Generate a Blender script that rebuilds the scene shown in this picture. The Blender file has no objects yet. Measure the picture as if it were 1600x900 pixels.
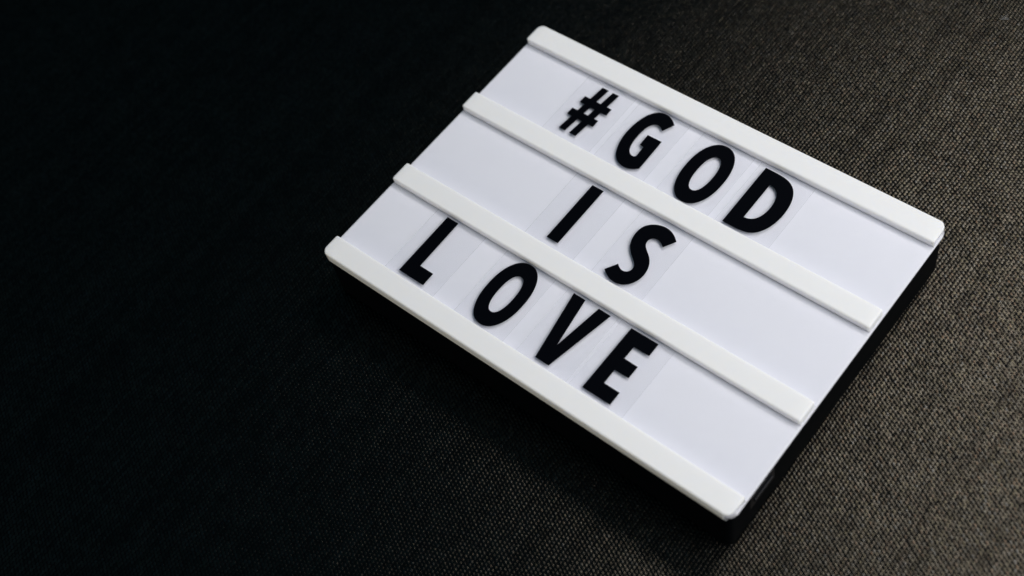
import bpy, bmesh, math, random
import numpy as np
from mathutils import Matrix, Vector

random.seed(7)
rng = np.random.default_rng(11)
scene = bpy.context.scene
col = scene.collection
MM = 0.001
TOP = 0.041                     # height of the light box's front above the cloth

# ------------------------------------------------------------------ camera
cam_d = bpy.data.cameras.new('camera')
cam = bpy.data.objects.new('camera', cam_d)
col.objects.link(cam)
cam_d.sensor_width = 36.0
cam_d.lens = 45.045
cam_d.clip_start = 0.01
cam_d.clip_end = 50.0
rx = Vector((0.76512157, 0.62470639, -0.15598371))
ry = Vector((0.47050561, -0.70782108, -0.52689068))
rz = Vector((-0.43956053, 0.32974422, -0.83549703))
m = Matrix((rx, -ry, -rz)).transposed().to_4x4()
m.translation = Vector((0.44832451, -0.20314268, 0.6302083 + TOP))
cam.matrix_world = m
cam_d.dof.use_dof = True
cam_d.dof.focus_distance = 0.763
cam_d.dof.aperture_fstop = 3.7
cam_d.dof.aperture_blades = 9
scene.camera = cam

# ------------------------------------------------------------------ world, lamps, exposure
w = bpy.data.worlds.new('World')
scene.world = w
w.use_nodes = True
bg = w.node_tree.nodes['Background']
bg.inputs['Color'].default_value = (0.30, 0.72, 0.98, 1)
bg.inputs['Strength'].default_value = 0.075

def soft_lamp(name, loc, aim, size, power, colour):
    d = bpy.data.lights.new(name, 'AREA')
    d.shape = 'DISK'
    d.size = size
    d.energy = power
    d.color = colour
    o = bpy.data.objects.new(name, d)
    col.objects.link(o)
    o.location = loc
    o.rotation_euler = (Vector(aim) - Vector(loc)).to_track_quat('-Z', 'Y').to_euler()
    return o

soft_lamp('key_lamp', (1.20, 0.40, 1.10), (0.18, 0.10, 0.0), 1.2, 20.5, (1.0, 0.975, 0.94))
soft_lamp('back_lamp', (0.28, 1.03, 1.34), (0.25, 0.15, 0.0), 0.40, 8.5, (1.0, 0.975, 0.94))

soft_lamp('front_fill_lamp', (-0.05, -1.15, 0.26), (0.15, 0.05, 0.03), 0.5, 3.3, (1.0, 0.88, 0.68))

scene.view_settings.view_transform = 'Standard'
scene.view_settings.look = 'None'
scene.view_settings.exposure = 0.0
scene.view_settings.gamma = 1.0
scene.view_settings.use_curve_mapping = False

# ------------------------------------------------------------------ materials
def new_mat(name):
    mt = bpy.data.materials.new(name)
    mt.use_nodes = True
    nt = mt.node_tree
    return mt, nt, nt.nodes['Principled BSDF']

def plastic(name, colour, rough, grain=0.0, grain_scale=900.0, spec=0.5, sss=0.0, sss_mm=4.0, radius=(1.0, 0.84, 0.62)):
    mt, nt, b = new_mat(name)
    b.inputs['Roughness'].default_value = rough
    b.inputs['Specular IOR Level'].default_value = spec
    co = nt.nodes.new('ShaderNodeTexCoord')
    nz = nt.nodes.new('ShaderNodeTexNoise')
    nz.inputs['Scale'].default_value = 22.0
    nz.inputs['Detail'].default_value = 5.0
    nt.links.new(co.outputs['Object'], nz.inputs['Vector'])
    rmp = nt.nodes.new('ShaderNodeMapRange')
    rmp.inputs['To Min'].default_value = 0.975
    rmp.inputs['To Max'].default_value = 1.0
    nt.links.new(nz.outputs['Fac'], rmp.inputs['Value'])
    mx = nt.nodes.new('ShaderNodeVectorMath'); mx.operation = 'SCALE'
    mx.inputs[0].default_value = colour
    nt.links.new(rmp.outputs['Result'], mx.inputs['Scale'])
    nt.links.new(mx.outputs['Vector'], b.inputs['Base Color'])
    if sss:
        b.inputs['Subsurface Weight'].default_value = sss
        b.inputs['Subsurface Radius'].default_value = radius
        b.inputs['Subsurface Scale'].default_value = sss_mm * 0.001
    if grain:
        n2 = nt.nodes.new('ShaderNodeTexNoise')
        n2.inputs['Scale'].default_value = grain_scale
        n2.inputs['Detail'].default_value = 3.0
        nt.links.new(co.outputs['Object'], n2.inputs['Vector'])
        bp = nt.nodes.new('ShaderNodeBump')
        bp.inputs['Strength'].default_value = grain
        bp.inputs['Distance'].default_value = 0.0003
        nt.links.new(n2.outputs['Fac'], bp.inputs['Height'])
        nt.links.new(bp.outputs['Normal'], b.inputs['Normal'])
    return mt

M_RAIL = plastic('white_rail_plastic', (0.84, 0.845, 0.87), 0.6, 0.05, 700, 0.05, 0.8, 2.5, (1.0, 0.95, 0.86))
M_PANEL = plastic('opal_panel_plastic', (0.785, 0.795, 0.915), 0.55, 0.03, 500, 0.03, 0.7, 3.0, (1, 1, 1))
M_BODY = plastic('black_body_plastic', (0.0012, 0.002, 0.003), 0.6, 0.1, 1500, 0.03)
M_SWITCH = plastic('switch_plastic', (0.002, 0.003, 0.006), 0.4, 0.1, 900, 0.2)
M_PRINT = plastic('black_print', (0.001, 0.0015, 0.003), 0.6, 0.0, 500, 0.02)

def clear_sheet(name, tint, gloss, milk):
    mt, nt, b = new_mat(name)
    nt.nodes.remove(b)
    out = nt.nodes['Material Output']
    tr = nt.nodes.new('ShaderNodeBsdfTransparent'); tr.inputs['Color'].default_value = (*tint, 1)
    df = nt.nodes.new('ShaderNodeBsdfDiffuse'); df.inputs['Color'].default_value = (0.85, 0.86, 0.9, 1)
    m1 = nt.nodes.new('ShaderNodeMixShader'); m1.inputs['Fac'].default_value = milk
    nt.links.new(tr.outputs[0], m1.inputs[1]); nt.links.new(df.outputs[0], m1.inputs[2])
    gl = nt.nodes.new('ShaderNodeBsdfGlossy'); gl.inputs['Roughness'].default_value = 0.12
    fr = nt.nodes.new('ShaderNodeFresnel'); fr.inputs['IOR'].default_value = 1.46
    mu = nt.nodes.new('ShaderNodeMath'); mu.operation = 'MULTIPLY'; mu.inputs[1].default_value = gloss
    ge = nt.nodes.new('ShaderNodeNewGeometry')
    inv = nt.nodes.new('ShaderNodeMath'); inv.operation = 'SUBTRACT'; inv.inputs[0].default_value = 1.0
    nt.links.new(ge.outputs['Backfacing'], inv.inputs[1])
    mf = nt.nodes.new('ShaderNodeMath'); mf.operation = 'MULTIPLY'
    nt.links.new(fr.outputs[0], mf.inputs[0]); nt.links.new(inv.outputs[0], mf.inputs[1])
    nt.links.new(mf.outputs[0], mu.inputs[0])
    m2 = nt.nodes.new('ShaderNodeMixShader')
    nt.links.new(mu.outputs[0], m2.inputs['Fac'])
    nt.links.new(m1.outputs[0], m2.inputs[1]); nt.links.new(gl.outputs[0], m2.inputs[2])
    nt.links.new(m2.outputs[0], out.inputs['Surface'])
    return mt

M_CARD = clear_sheet('clear_card_plastic', (0.995, 0.995, 0.996), 0.6, 0.008)
M_CUT = clear_sheet('cut_card_edge', (0.955, 0.96, 0.965), 0.5, 0.2)

def cloth_mat(name, dark, warm, rough, spec, sheen, tint=(1, 1, 1)):
    mt, nt, b = new_mat(name)
    nt.nodes.remove(b)
    df = nt.nodes.new('ShaderNodeBsdfDiffuse')
    gl = nt.nodes.new('ShaderNodeBsdfAnisotropic')
    gl.distribution = 'BECKMANN'
    gl.inputs['Roughness'].default_value = rough
    sh = nt.nodes.new('ShaderNodeAddShader')
    nt.links.new(df.outputs[0], sh.inputs[0]); nt.links.new(gl.outputs[0], sh.inputs[1])
    nt.links.new(sh.outputs[0], nt.nodes['Material Output'].inputs['Surface'])
    at = nt.nodes.new('ShaderNodeAttribute'); at.attribute_name = 'yarn'
    co = nt.nodes.new('ShaderNodeTexCoord')
    nz = nt.nodes.new('ShaderNodeTexNoise'); nz.inputs['Scale'].default_value = 60; nz.inputs['Detail'].default_value = 6
    nt.links.new(co.outputs['Object'], nz.inputs['Vector'])
    ad = nt.nodes.new('ShaderNodeMath'); ad.operation = 'MULTIPLY_ADD'
    ad.inputs[1].default_value = 0.55; ad.inputs[2].default_value = 0.0
    nt.links.new(nz.outputs['Fac'], ad.inputs[0])
    a2 = nt.nodes.new('ShaderNodeMath'); a2.operation = 'MULTIPLY_ADD'; a2.inputs[1].default_value = 0.6
    nt.links.new(at.outputs['Fac'], a2.inputs[0]); nt.links.new(ad.outputs[0], a2.inputs[2])
    rp = nt.nodes.new('ShaderNodeValToRGB')
    rp.color_ramp.elements[0].position = 0.25; rp.color_ramp.elements[0].color = (*dark, 1)
    rp.color_ramp.elements[1].position = 0.85; rp.color_ramp.elements[1].color = (*warm, 1)
    nt.links.new(a2.outputs[0], rp.inputs['Fac'])
    nt.links.new(rp.outputs['Color'], df.inputs['Color'])
    sm = nt.nodes.new('ShaderNodeMapRange')
    sm.inputs['From Min'].default_value = 0.3; sm.inputs['From Max'].default_value = 0.85
    sm.inputs['To Min'].default_value = spec * 0.55; sm.inputs['To Max'].default_value = spec * 1.4
    nt.links.new(a2.outputs[0], sm.inputs['Value']); sc_ = nt.nodes.new('ShaderNodeVectorMath'); sc_.operation = 'SCALE'; 
    hv = nt.nodes.new('ShaderNodeTexWhiteNoise'); hv.noise_dimensions = '1D'
    nt.links.new(at.outputs['Fac'], hv.inputs['W'])
    hr = nt.nodes.new('ShaderNodeValToRGB'); hr.color_ramp.interpolation = 'LINEAR'
    for pos, cc in ((0.0, (tint[0] * 1.10, tint[1] * 0.88, tint[2] * 0.85)), (0.3, tint), (0.6, (tint[0] * 0.96, tint[1] * 1.00, tint[2] * 0.90)), (1.0, (tint[0] * 0.86, tint[1] * 0.95, tint[2] * 1.22))):
        e = hr.color_ramp.elements[0] if pos == 0.0 else hr.color_ramp.elements[1] if pos == 1.0 else hr.color_ramp.elements.new(pos)
        e.color = (*cc, 1)
    nt.links.new(hv.outputs['Value'], hr.inputs['Fac']); nt.links.new(hr.outputs['Color'], sc_.inputs[0])
    nt.links.new(sm.outputs['Result'], sc_.inputs['Scale']); nt.links.new(sc_.outputs['Vector'], gl.inputs['Color'])
    f = nt.nodes.new('ShaderNodeTexNoise'); f.inputs['Scale'].default_value = 2600; f.inputs['Detail'].default_value = 2
    nt.links.new(co.outputs['Object'], f.inputs['Vector'])
    bp = nt.nodes.new('ShaderNodeBump'); bp.inputs['Strength'].default_value = 0.2; bp.inputs['Distance'].default_value = 0.0002
    nt.links.new(f.outputs['Fac'], bp.inputs['Height']); nt.links.new(bp.outputs['Normal'], df.inputs['Normal']); nt.links.new(bp.outputs['Normal'], gl.inputs['Normal'])
    return mt

M_YARN = cloth_mat('taupe_yarn', (0.0002, 0.0006, 0.0010), (0.0006, 0.0009, 0.0013), 0.375, 0.051, 0.0, (1.0, 0.83, 0.57))
M_GAP_SHADE_YARN = cloth_mat('navy_gap_shade', (0.0003, 0.0006, 0.0011), (0.0005, 0.0008, 0.0013), 0.6, 0.008, 0.0)  # dull navy yarn; the shade between the lumps is put into this material

# ------------------------------------------------------------------ helpers
def link_mesh(name, verts, faces, mats, parent=None, smooth=True, mat_idx=None, loc=(0, 0, 0)):
    me = bpy.data.meshes.new(name)
    me.from_pydata(verts, [], faces)
    for mt in mats:
        me.materials.append(mt)
    if smooth:
        me.polygons.foreach_set('use_smooth', [True] * len(me.polygons))
        me.set_sharp_from_angle(angle=math.radians(38))
    if mat_idx:
        me.polygons.foreach_set('material_index', mat_idx)
    me.update()
    o = bpy.data.objects.new(name, me)
    col.objects.link(o)
    o.location = loc
    if parent:
        o.parent = parent
    return o

def empty(name, loc=(0, 0, 0)):
    o = bpy.data.objects.new(name, None)
    col.objects.link(o)
    o.location = loc
    o.empty_display_size = 0.02
    return o

def rounded_outline(x0, x1, y0, y1, radii, seg=10, inset=0.0):
    """counter-clockwise outline; radii for corners (x1,y0),(x1,y1),(x0,y1),(x0,y0)"""
    pts = []
    cs = [(x1, y0, -90, -1, 1), (x1, y1, 0, -1, -1), (x0, y1, 90, 1, -1), (x0, y0, 180, 1, 1)]
    for (cx, cy, a0, sx, sy), r in zip(cs, radii):
        r0 = max(r, inset + 1e-4)
        ox, oy = cx + sx * r0, cy + sy * r0
        rr = r0 - inset
        for k in range(seg + 1):
            a = math.radians(a0 + 90 * k / seg)
            pts.append((ox + rr * math.cos(a), oy + rr * math.sin(a)))
    return pts

def slab(x0, x1, y0, y1, z0, z1, radii, top_r=0.0, bot_r=0.0, seg=10, bseg=4):
    """rounded plate in millimetres with rounded upper and lower edges"""
    rings = []
    if bot_r:
        for k in range(bseg + 1):
            a = math.pi / 2 * k / bseg
            rings.append((bot_r * (1 - math.sin(a)), z0 + bot_r * (1 - math.cos(a))))
    else:
        rings.append((0, z0))
    if top_r:
        for k in range(bseg + 1):
            a = math.pi / 2 * k / bseg
            rings.append((top_r * (1 - math.cos(a)), z1 - top_r * (1 - math.sin(a))))
    else:
        rings.append((0, z1))
    V, F = [], []
    n = None
    for ins, z in rings:
        o = rounded_outline(x0, x1, y0, y1, radii, seg, ins)
        n = len(o)
        V += [(x, y, z) for x, y in o]
    for r in range(len(rings) - 1):
        for k in range(n):
            a, b = r * n + k, r * n + (k + 1) % n
            F.append((a, b, b + n, a + n))
    F.append(tuple(range(n))[::-1])
    F.append(tuple((len(rings) - 1) * n + k for k in range(n)))
    return V, F

def join(parts):
    V, F = [], []
    for v, f in parts:
        o = len(V)
        V += v
        F += [tuple(i + o for i in q) for q in f]
    return V, F

def to_m(V):
    return [(x * MM, y * MM, z * MM) for x, y, z in V]

# ------------------------------------------------------------------ woven cloth (real relief)
def build_cloth():
    # the part of the seat the camera can see, with a margin, as a polygon in metres
    poly = np.array([(-0.424, 0.042), (0.242, 0.433), (0.430, 0.074), (-0.033, -0.263)])
    c = poly.mean(0)
    poly = c + (poly - c) * 1.09
    step = 0.00056
    x0, y0 = poly.min(0); x1, y1 = poly.max(0)
    nx, ny = int((x1 - x0) / step), int((y1 - y0) / step)
    X, Y = np.meshgrid(x0 + np.arange(nx) * step, y0 + np.arange(ny) * step, indexing='ij')
    # which grid points are wanted: inside the polygon, outside the box's middle
    ins = np.ones_like(X, bool)
    for k in range(4):
        a, b = poly[k], poly[(k + 1) % 4]
        ins &= ((b[0] - a[0]) * (Y - a[1]) - (b[1] - a[1]) * (X - a[0])) < 0
    ins &= ~((X > 0.03) & (X < 0.27) & (Y > 0.03) & (Y < 0.19))

    def smooth_noise(cells, amp):
        g = rng.standard_normal((cells + 3, cells + 3))
        u = (X - x0) / (x1 - x0) * cells; v = (Y - y0) / (y1 - y0) * cells
        i = u.astype(int); j = v.astype(int); fu = u - i; fv = v - j
        fu = fu * fu * (3 - 2 * fu); fv = fv * fv * (3 - 2 * fv)
        return amp * ((g[i, j] * (1 - fu) + g[i + 1, j] * fu) * (1 - fv) + (g[i, j + 1] * (1 - fu) + g[i + 1, j + 1] * fu) * fv)

    px, py = 0.0024, 0.0023
    wx = X + smooth_noise(9, 0.0011) + smooth_noise(40, 0.00025)
    wy = Y + 0.03 * X + smooth_noise(9, 0.0011) + smooth_noise(40, 0.00025)
    ci = np.floor(wx / px).astype(int)
    H = np.zeros_like(X); T = np.zeros_like(X)
    NI, NJ = 997, 991
    jit = rng.random((NI, NJ, 5))
    colr = rng.random((NI,)); 
    sl = math.atan2(-0.61, 0.71)
    ca, sa = math.cos(sl), math.sin(sl)
    for di in (-1, 0, 1):
        i = ci + di
        off = np.where(i % 2 == 0, 0.0, 0.5) * py
        cj = np.floor((wy - off) / py).astype(int)
        for dj in (-1, 0, 1):
            j = cj + dj
            r = jit[i % NI, j % NJ]
            bx = (i + 0.5) * px + (r[..., 0] - 0.5) * 0.00035
            by = (j + 0.5) * py + off + (r[..., 1] - 0.5) * 0.0004
            dx, dy = wx - bx, wy - by
            u = dx * ca + dy * sa; v = -dx * sa + dy * ca
            q = 1 - (u / (0.00130 * (0.9 + 0.2 * r[..., 2]))) ** 2 - (v / (0.00080 * (0.9 + 0.2 * r[..., 3]))) ** 2
            h = np.clip(q, 0, 1) ** 0.75 * (0.85 + 0.3 * r[..., 4])
            t = 0.55 * r[..., 3] + 0.45 * colr[i % NI]
            T = np.where(h > H, t, T)
            H = np.maximum(H, h)
    Z = -0.00050 + 0.00029 * H + smooth_noise(14, 0.00018)
    idx = -np.ones(X.shape, int)
    q = ins[:-1, :-1] & ins[1:, :-1] & ins[1:, 1:] & ins[:-1, 1:]
    used = np.zeros_like(ins)
    used[:-1, :-1] |= q; used[1:, :-1] |= q; used[1:, 1:] |= q; used[:-1, 1:] |= q
    idx[used] = np.arange(used.sum())
    co = np.stack([X[used], Y[used], Z[used]], 1).astype(np.float32)
    faces = np.stack([idx[:-1, :-1][q], idx[1:, :-1][q], idx[1:, 1:][q], idx[:-1, 1:][q]], 1).astype(np.int32)
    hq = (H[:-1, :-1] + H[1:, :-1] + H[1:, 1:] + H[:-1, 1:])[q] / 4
    mi = (hq < 0.16).astype(np.int32)  # low faces get the dark yarn, so gap shade is coloured in by height
    me = bpy.data.meshes.new('cloth')
    me.vertices.add(len(co)); me.vertices.foreach_set('co', co.ravel())
    nf = len(faces)
    me.loops.add(nf * 4); me.loops.foreach_set('vertex_index', faces.ravel())
    me.polygons.add(nf)
    me.polygons.foreach_set('loop_start', np.arange(nf, dtype=np.int32) * 4)
    me.materials.append(M_YARN); me.materials.append(M_GAP_SHADE_YARN)
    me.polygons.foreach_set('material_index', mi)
    me.polygons.foreach_set('use_smooth', np.ones(nf, bool))
    a = me.attributes.new('yarn', 'FLOAT', 'POINT')
    a.data.foreach_set('value', T[used].astype(np.float32))
    me.update(calc_edges=True)
    o = bpy.data.objects.new('fabric_ground', me)
    col.objects.link(o)
    o['kind'] = 'structure'
    o['label'] = 'dark grey brown coarse woven upholstery fabric under the light box'
    print('cloth quads', nf)
    return o

build_cloth()
# the rest of the seat beyond the frame, same yarn colour, just below the relief
sheet_v = [(-1.6, -1.5, -0.0022), (1.6, -1.5, -0.0022), (1.6, 1.6, -0.0022), (-1.6, 1.6, -0.0022)]
o = link_mesh('ground', sheet_v, [(0, 1, 2, 3)], [M_GAP_SHADE_YARN], smooth=False)
o['kind'] = 'structure'
o['label'] = 'dark backing of the woven upholstery fabric'

# ------------------------------------------------------------------ the light box
ZP = -5.2                        # face of the opal panel, mm below the rail tops
box = empty('light_box', (0, 0, 0))
box['label'] = 'white cinema light box with black sides and four white rails lying on dark fabric'
box['category'] = 'light box'
TZ = (0, 0, TOP)

v, f = slab(0.6, 299.6, 0.6, 218.6, -TOP * 1000, -6.2, (4, 6, 5, 5), 0.0, 0.8, 12)
v = [(x + (0.9 if x > 150 else 0) * max(0, -z - 6) / 35, y - (0.9 if y < 100 else 0) * max(0, -z - 6) / 35, z) for x, y, z in v]
body = link_mesh('housing', to_m(v), f, [M_BODY], box, loc=TZ)
def sweep(profile, v0, v1, radii, stations, end_r, swap=False, warp=None, end_draft=0.0):
    """Closed profile of (u, z) points swept along v. radii: plan radii of the corners at (u0,v0),(u1,v0),(u1,v1),(u0,v1).
    end_r rounds the upper edge at both ends. swap puts u along x (else u along y)."""
    u0 = min(p[0] for p in profile); u1 = max(p[0] for p in profile)
    def ends(u):
        a, b = v0, v1
        r = radii[0]; d = u - u0
        if d < r: a = max(a, v0 + r - math.sqrt(max(0, r * r - (r - d) ** 2)))
        r = radii[1]; d = u1 - u
        if d < r: a = max(a, v0 + r - math.sqrt(max(0, r * r - (r - d) ** 2)))
        r = radii[2]; d = u1 - u
        if d < r: b = min(b, v1 - r + math.sqrt(max(0, r * r - (r - d) ** 2)))
        r = radii[3]; d = u - u0
        if d < r: b = min(b, v1 - r + math.sqrt(max(0, r * r - (r - d) ** 2)))
        return a, b
    V, F = [], []
    seq = []
    for k in range(6):
        t = math.pi / 2 * k / 5
        seq.append(('a', end_r * (1 - math.cos(t)), end_r * (1 - math.sin(t))))
    for c in stations:
        seq.append(('m', c, 0.0))
    for k in range(5, -1, -1):
        t = math.pi / 2 * k / 5
        seq.append(('b', end_r * (1 - math.cos(t)), end_r * (1 - math.sin(t))))
    zt = max(p[1] for p in profile)
    n = len(profile)
    for kind, d, drop in seq:
        for u, z in profile:
            a, b = ends(u)
            if kind == 'a': v = a + d
            elif kind == 'b': v = b - d + end_draft * min(1.3, max(0.0, -z / 5.2))
            else: v = min(max(d, a + end_r), b - end_r)
            zz, top = z, zt
            if warp: zz, top = warp(u, v, z), warp(u, v, zt)
            zz = min(zz, top - drop)
            V.append((u, v, zz) if swap else (v, u, zz))
    for r in range(len(seq) - 1):
        for k in range(n):
            q = (r * n + k, r * n + (k + 1) % n, (r + 1) * n + (k + 1) % n, (r + 1) * n + k)
            F.append(q if not swap else q[::-1])
    cap0 = tuple(range(n)); cap1 = tuple((len(seq) - 1) * n + k for k in range(n))
    F.append(cap0[::-1] if not swap else cap0); F.append(cap1 if not swap else cap1[::-1])
    return V, F

def fix_normals(o):
    bm = bmesh.new(); bm.from_mesh(o.data)
    bmesh.ops.remove_doubles(bm, verts=bm.verts, dist=2e-6)
    bmesh.ops.recalc_face_normals(bm, faces=bm.faces)
    bm.to_mesh(o.data); bm.free()
    o.data.polygons.foreach_set('use_smooth', [True] * len(o.data.polygons))
    o.data.set_sharp_from_angle(angle=math.radians(40))

def arc(cu, cz, r, a0, a1, k=5):
    return [(cu + r * math.cos(math.radians(a0 + (a1 - a0) * i / k)), cz + r * math.sin(math.radians(a0 + (a1 - a0) * i / k))) for i in range(k + 1)]

# front panel
prof = [(-0.4, -6.9), (-0.4, ZP - 0.35)] + arc(-0.05, ZP - 0.35, 0.35, 180, 90, 3) + [(q - 0.4, ZP) for q in (1, 1.8, 2.8, 4, 5)] + [(300.85 - q, ZP) for q in (5.3, 4.2, 3, 2, 1.2, 0.7)] + arc(300.45, ZP - 0.4, 0.4, 90, 0, 4) + [(300.85, -6.9)]
v, f = sweep(prof[::-1], 0.5, 219.0, (5, 5.3, 5.3, 5), [0.0 + 6, 60, 110, 160, 213], 0.02, swap=True)
panel = link_mesh('front_panel', to_m(v), f, [M_PANEL], box, loc=TZ); fix_normals(panel)

def blend_end(u, v, z):
    """the rail tops fall away by a fraction of a millimetre at the flush end"""
    if v > 292.0 and z > -1.5:
        t = min(1.0, (v - 292.0) / 8.3)
        z -= 0.35 * t * t
    return z

def rail(y0, y1, radii, low_slot=True, high_slot=True, label=None, end_r=0.6):
    r, cap = 1.25, -3.9
    p = []
    if low_slot:
        p += [(y0 + 0.4, ZP - 0.3), (y0 + 0.4, cap), (y0 + 0.3, cap), (y0, cap + 0.4)]
    else:
        p += [(y0 + 0.35, -7.05), (y0, -6.7)]
    steps = (1.6, 2.0, 2.5, 3.3, 4.2, 5.2)
    p += arc(y0 + r, -r, r, 180, 90) + [(y0 + q, 0.0) for q in steps] + [(y1 - q, 0.0) for q in steps[::-1]] + arc(y1 - r, -r, r, 90, 0)
    if high_slot:
        p += [(y1, cap + 0.4), (y1 - 0.3, cap), (y1 - 0.4, cap), (y1 - 0.4, ZP - 0.3)]
    else:
        p += [(y1, -6.7), (y1 - 0.35, -7.05)]
    v, f = sweep(p[::-1], 0.0, 299.5 if low_slot and high_slot else 300.15, radii, [7, 50, 100, 150, 200, 250, 280, 286, 289, 291, 293, 295, 297, 298.5], 0.9, warp=blend_end, end_draft=0.7)
    o = link_mesh('rail', to_m(v), f, [M_RAIL], box, loc=TZ); fix_normals(o)
    if label:
        o['label'] = label
    return o

rail(203.7, 219.55, (1.4, 5.2, 5.5, 1.4), True, False, 'broad white top rail of the light box')
rail(136.0, 150.5, (1.4, 1.4, 1.0, 1.0))
rail(66.6, 81.4, (1.4, 1.4, 1.0, 1.0))
rail(-0.05, 14.7, (5.0, 1.6, 1.4, 5.0), False, True, 'broad white bottom rail of the light box')

# switch on the short side
v, f = slab(298.9, 300.2, 19.0, 42.0, -26.0, -13.0, (0.1, 0.1, 0.1, 0.1), 0.5, 0.5, 2)
sw = link_mesh('switch', to_m(v), f, [M_SWITCH], box, loc=TZ)
v, f = slab(300.0, 301.4, 22.0, 39.5, -20.0, -17.6, (0.3, 0.3, 0.3, 0.3), 0.6, 0.6, 3)
link_mesh('switch_slider', to_m(v), f, [M_SWITCH], sw)

# ------------------------------------------------------------------ letters
def superellipse(cx, cy, a, b, n, k=72, rev=False):
    p = []
    for i in range(k):
        t = 2 * math.pi * i / k
        c, s = math.cos(t), math.sin(t)
        p.append((cx + a * math.copysign(abs(c) ** (2 / n), c), cy + b * math.copysign(abs(s) ** (2 / n), s)))
    return p[::-1] if rev else p

def smooth_path(pts, corners):
    """Catmull-Rom through pts, kept sharp at the corner indices"""
    n = len(pts)
    P = [np.array(p, float) for p in pts]
    Q = list(P)
    for _ in range(2):                     # iron out small wobbles between the corners
        R = list(Q)
        for i in range(n):
            if i in corners or (i + 1) % n in corners and (i - 1) % n in corners:
                continue
            R[i] = 0.5 * Q[i] + 0.25 * (Q[i - 1] + Q[(i + 1) % n])
        Q = [r + 0.0 for r in R]
    P = Q
    out = []
    for i in range(n):
        p1, p2 = P[i], P[(i + 1) % n]
        straight = i in corners and (i + 1) % n in corners
        if straight:
            out.append(tuple(p1)); continue
        p0 = 2 * p1 - p2 if i in corners else P[i - 1]
        p3 = 2 * p2 - p1 if (i + 1) % n in corners else P[(i + 2) % n]
        for s in range(4):
            t = s / 4
            out.append(tuple(0.5 * ((2 * p1) + (p2 - p0) * t + (2 * p0 - 5 * p1 + 4 * p2 - p3) * t * t + (3 * p1 - p0 - 3 * p2 + p3) * t ** 3)))
    return out

O_SHAPE = [superellipse(0, 0, 13.6, 24.2, 2.22), superellipse(0.2, 0.1, 5.7, 14.25, 2.25, rev=True)]
GLYPHS = {}
# the hash is built upright from two bars and two cross bars with its three openings
def hash_glyph():
    # slightly leaning uprights: x at top and at bottom
    def X(xt, xb, y): return xb + (xt - xb) * (y - 157.2) / (198.1 - 157.2)
    L1 = (68.3, 64.1); R1 = (73.3, 69.0); L2 = (76.7, 72.4); R2 = (81.6, 77.5)
    up, lo = (186.5, 180.8), (174.6, 168.9)
    out = [(X(*L1, 198.1), 198.1), (X(*L1, up[0]), up[0]), (62.9, up[0]), (62.8, up[1]), (X(*L1, up[1]), up[1]), (X(*L1, lo[0]), lo[0]),
           (61.7, lo[0]), (61.6, lo[1]), (X(*L1, lo[1]), lo[1]), (X(*L1, 157.2), 157.2), (X(*R1, 157.2), 157.2), (X(*R1, lo[1]), lo[1]),
           (X(*L2, lo[1]), lo[1]), (X(*L2, 157.2), 157.2), (X(*R2, 157.2), 157.2), (X(*R2, lo[1]), lo[1]), (82.5, lo[1]), (82.5, lo[0]),
           (X(*R2, lo[0]), lo[0]), (X(*R2, up[1]), up[1]), (84.2, up[1]), (84.2, up[0]), (X(*R2, up[0]), up[0]), (X(*R2, 198.1), 198.1),
           (X(*L2, 198.1), 198.1), (X(*L2, up[0]), up[0]), (X(*R1, up[0]), up[0]), (X(*R1, 198.1), 198.1)]
    hole = [(X(*R1, up[1]), up[1]), (X(*L2, up[1]), up[1]), (X(*L2, lo[0]), lo[0]), (X(*R1, lo[0]), lo[0])]
    return [out, hole]
GLYPHS['#'] = hash_glyph()
G_PTS = [(125.6, 197.1), (123.0, 199.8), (119.6, 201.5), (116.1, 202.1), (113.0, 201.7), (110.4, 200.3), (108.1, 198.1), (106.3, 195.1), (104.9, 191.6),
         (103.9, 187.3), (103.2, 182.9), (102.9, 177.9), (103.1, 172.9), (104.0, 168.1), (105.3, 163.7), (107.1, 159.9), (109.3, 156.9), (112.3, 154.7),
         (116.1, 153.5), (119.5, 153.6), (122.7, 154.6), (125.2, 156.2), (126.9, 158.0), (126.5, 182.2), (115.9, 182.0), (116.2, 173.0), (119.2, 172.9),
         (119.6, 164.8), (119.3, 163.8), (117.8, 163.2), (115.9, 163.6), (113.9, 164.9), (112.5, 167.0), (111.5, 170.4), (110.9, 174.7), (110.8, 179.5),
         (111.2, 184.3), (112.1, 188.3), (113.5, 190.8), (115.3, 192.0), (117.4, 192.2), (119.6, 191.4), (121.7, 189.3)]
GLYPHS['G'] = [smooth_path(G_PTS, {0, 22, 23, 24, 25, 26, 27, 42})]
D_PTS = [(191.25, 199.5), (200.3, 199.5), (203.9, 199.4), (207.4, 198.8), (210.6, 197.4), (213.3, 195.3), (215.4, 192.5), (217.1, 189.1), (218.2, 185.2),
         (218.8, 180.6), (219.0, 176.0), (218.7, 171.0), (217.7, 166.0), (216.1, 161.6), (213.8, 157.9), (211.2, 155.4), (208.3, 153.8), (205.0, 153.1), (200.0, 153.0), (191.25, 153.0)]
DI_PTS = [(200.2, 190.2), (203.3, 189.9), (206.0, 188.7), (208.1, 186.1), (209.4, 182.2), (209.9, 177.5), (209.8, 173.2), (209.0, 169.0), (207.6, 165.6),
          (205.4, 163.3), (203.0, 162.3), (200.2, 162.1)]
GLYPHS['D'] = [smooth_path(D_PTS, {0, 19}), smooth_path(DI_PTS[::-1], {0, 11})]
GLYPHS['I'] = [[(110.1, 132.4), (118.7, 132.4), (118.6, 86.7), (110.0, 86.7)]]
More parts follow.
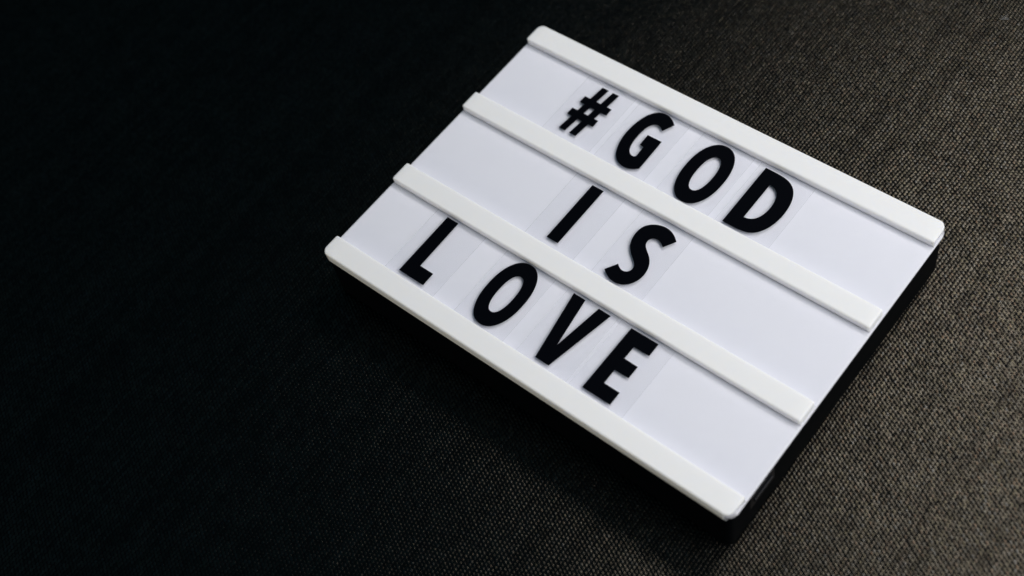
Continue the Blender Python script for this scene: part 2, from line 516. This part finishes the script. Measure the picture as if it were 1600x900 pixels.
S_PTS = [(177.4, 126.1), (175.3, 128.3), (172.4, 130.2), (169.2, 131.3), (165.7, 131.5), (162.1, 130.8), (159.0, 129.3), (156.2, 127.2), (154.3, 124.9),
         (153.4, 121.7), (153.1, 117.7), (153.7, 113.4), (155.0, 110.1), (156.9, 107.3), (159.2, 105.0), (161.9, 103.1), (164.1, 101.7), (165.8, 100.2),
         (166.9, 98.6), (167.4, 96.5), (166.9, 94.4), (165.4, 92.7), (163.4, 92.0), (161.3, 92.2), (159.3, 93.3), (157.8, 94.8), (153.2, 87.4), (155.6, 85.3),
         (158.6, 83.7), (161.9, 83.0), (165.2, 83.0), (168.3, 84.0), (171.0, 85.9), (173.2, 88.6), (174.7, 91.8), (175.4, 95.6), (175.3, 99.5), (174.4, 103.0),
         (172.8, 106.1), (170.9, 108.4), (168.5, 110.2), (166.0, 111.8), (163.9, 113.4), (162.8, 115.1), (162.4, 117.2), (162.8, 119.4), (164.2, 121.1),
         (166.5, 121.9), (168.9, 121.5), (171.1, 120.3), (172.8, 118.6)]
GLYPHS['S'] = [smooth_path(S_PTS, {0, 25, 26, 50})]
GLYPHS['L'] = [[(49.0, 64.3), (57.9, 64.3), (58.3, 27.6), (68.9, 27.6), (68.9, 18.1), (49.2, 18.1)]]
GLYPHS['V'] = [[(148.4, 64.2), (157.0, 64.1), (161.6, 31.0), (167.0, 63.9), (175.7, 63.7), (165.9, 18.0), (156.0, 18.0)]]
GLYPHS['E'] = [[(190.2, 64.0), (209.2, 64.0), (209.2, 54.9), (198.7, 54.9), (198.6, 45.9), (208.1, 45.7), (208.0, 37.1), (198.5, 37.0), (198.5, 27.0),
                (209.4, 27.0), (209.4, 18.0), (189.9, 18.0)]]

def glyph_mesh(name, loops, depth):
    cu = bpy.data.curves.new(name, 'CURVE')
    cu.dimensions = '2D'
    cu.fill_mode = 'BOTH'
    cu.extrude = depth / 2
    for lp in loops:
        sp = cu.splines.new('POLY')
        sp.points.add(len(lp) - 1)
        for q, (x, y) in zip(sp.points, lp):
            q.co = (x, y, 0, 1)
        sp.use_cyclic_u = True
    tmp = bpy.data.objects.new(name, cu)
    me = bpy.data.meshes.new_from_object(tmp)
    bpy.data.objects.remove(tmp); bpy.data.curves.remove(cu)
    me.name = name
    return me

R1, R2, R3 = 177.1, 108.7, 40.65
def letter_card(ch, loops, cx, row_y, width, label, dz=0.0, tilt=0.0, extra_y=0.0):
    h = {R1: 53.6, R2: 54.9, R3: 52.3}[row_y]
    card_t = 0.55
    loops = [[(x + (x - 448.3) * 0.00142, y + (y + 203.1) * 0.00142) for x, y in lp] for lp in loops]   # traced 0.9 mm higher
    y0, y1 = row_y - h / 2, row_y + h / 2
    base = empty('letter_card', (cx * MM, row_y * MM, TOP + (-4.02 + dz) * MM))
    base['label'] = label
    base['category'] = 'letter card'
    base['group'] = 'letter cards slid into the light box'
    base.rotation_euler = (0, tilt, 0)
    v, f = slab(-width / 2, width / 2, -h / 2, h / 2, 0, card_t, (0.8,) * 4, 0, 0, 3)
    mi = [1] * (len(f) - 2) + [0, 0]
    link_mesh('card_sheet', to_m(v), f, [M_CARD, M_CUT], base, smooth=False, mat_idx=mi)
    loc = [[((x - cx) * MM, (y - row_y) * MM) for x, y in lp] for lp in loops]
    me = glyph_mesh('letter', loc, 0.00012)
    me.materials.clear(); me.materials.append(M_PRINT)
    o = bpy.data.objects.new('letter', me)
    col.objects.link(o)
    o.parent = base
    o.location = (0, 0, (card_t + 0.07) * MM)
    return base

def shift(loops, dx, dy): return [[(x + dx, y + dy) for x, y in lp] for lp in loops]
letter_card('#', GLYPHS['#'], 73.0, R1, 37.6, 'clear plastic card printed with a black hash sign, before the G in the top row', 0.0, 0.004)
letter_card('G', GLYPHS['G'], 114.9, R1, 38.0, 'clear plastic card printed with a black letter G in the top row', 0.1, -0.003)
letter_card('O', shift(O_SHAPE, 162.7, 176.2), 162.7, R1, 37.4, 'clear card printed with a black letter O, between G and D in the top row', 0.0, 0.003)
letter_card('D', GLYPHS['D'], 205.2, R1, 37.4, 'clear plastic card printed with a black letter D at the end of the top row', 0.1, 0.002)
letter_card('I', GLYPHS['I'], 114.4, R2, 37.2, 'clear plastic card printed with a black letter I in the middle row', 0.0, -0.003)
letter_card('S', GLYPHS['S'], 165.2, R2, 36.8, 'clear plastic card printed with a black letter S in the middle row', 0.1, 0.003)
letter_card('L', GLYPHS['L'], 58.9, R3, 39.2, 'clear plastic card printed with a black letter L at the start of the bottom row', 0.05, 0.004)
letter_card('O', shift(O_SHAPE, 115.0, 41.2), 114.4, R3, 37.6, 'clear card printed with a black letter O, between L and V in the bottom row', 0.0, -0.002)
letter_card('V', GLYPHS['V'], 161.6, R3, 36.4, 'clear plastic card printed with a black letter V in the bottom row', 0.1, 0.002)
letter_card('E', GLYPHS['E'], 200.6, R3, 37.2, 'clear plastic card printed with a black letter E at the end of the bottom row', 0.0, -0.002)

# ------------------------------------------------------------------ a speck of lint far back on the cloth
lv, lf = [], []
lr = random.Random(3)
for s in range(5):
    p = Vector((lr.uniform(-0.4, 0.4), lr.uniform(-0.4, 0.4), 0.2)); d = Vector((lr.uniform(-1, 1), lr.uniform(-1, 1), 0.2)).normalized()
    for k in range(7):
        d = (d + Vector((lr.uniform(-.6, .6), lr.uniform(-.6, .6), lr.uniform(-.4, .4)))).normalized()
        q = p + d * 0.45
        side = d.cross(Vector((0, 0, 1))).normalized() * 0.09
        up = side.cross(d).normalized() * 0.09
        o0 = len(lv)
        for c in (p, q):
            lv += [tuple(c + side), tuple(c + up), tuple(c - side), tuple(c - up)]
        lf += [(o0 + a, o0 + (a + 1) % 4, o0 + 4 + (a + 1) % 4, o0 + 4 + a) for a in range(4)]
        p = q
lint = link_mesh('lint_speck', to_m(lv), lf, [M_RAIL], loc=(0.2395, 0.4105, 0.0003))
lint['label'] = 'tiny pale speck of lint on the dark fabric near the far edge'
lint['category'] = 'lint'
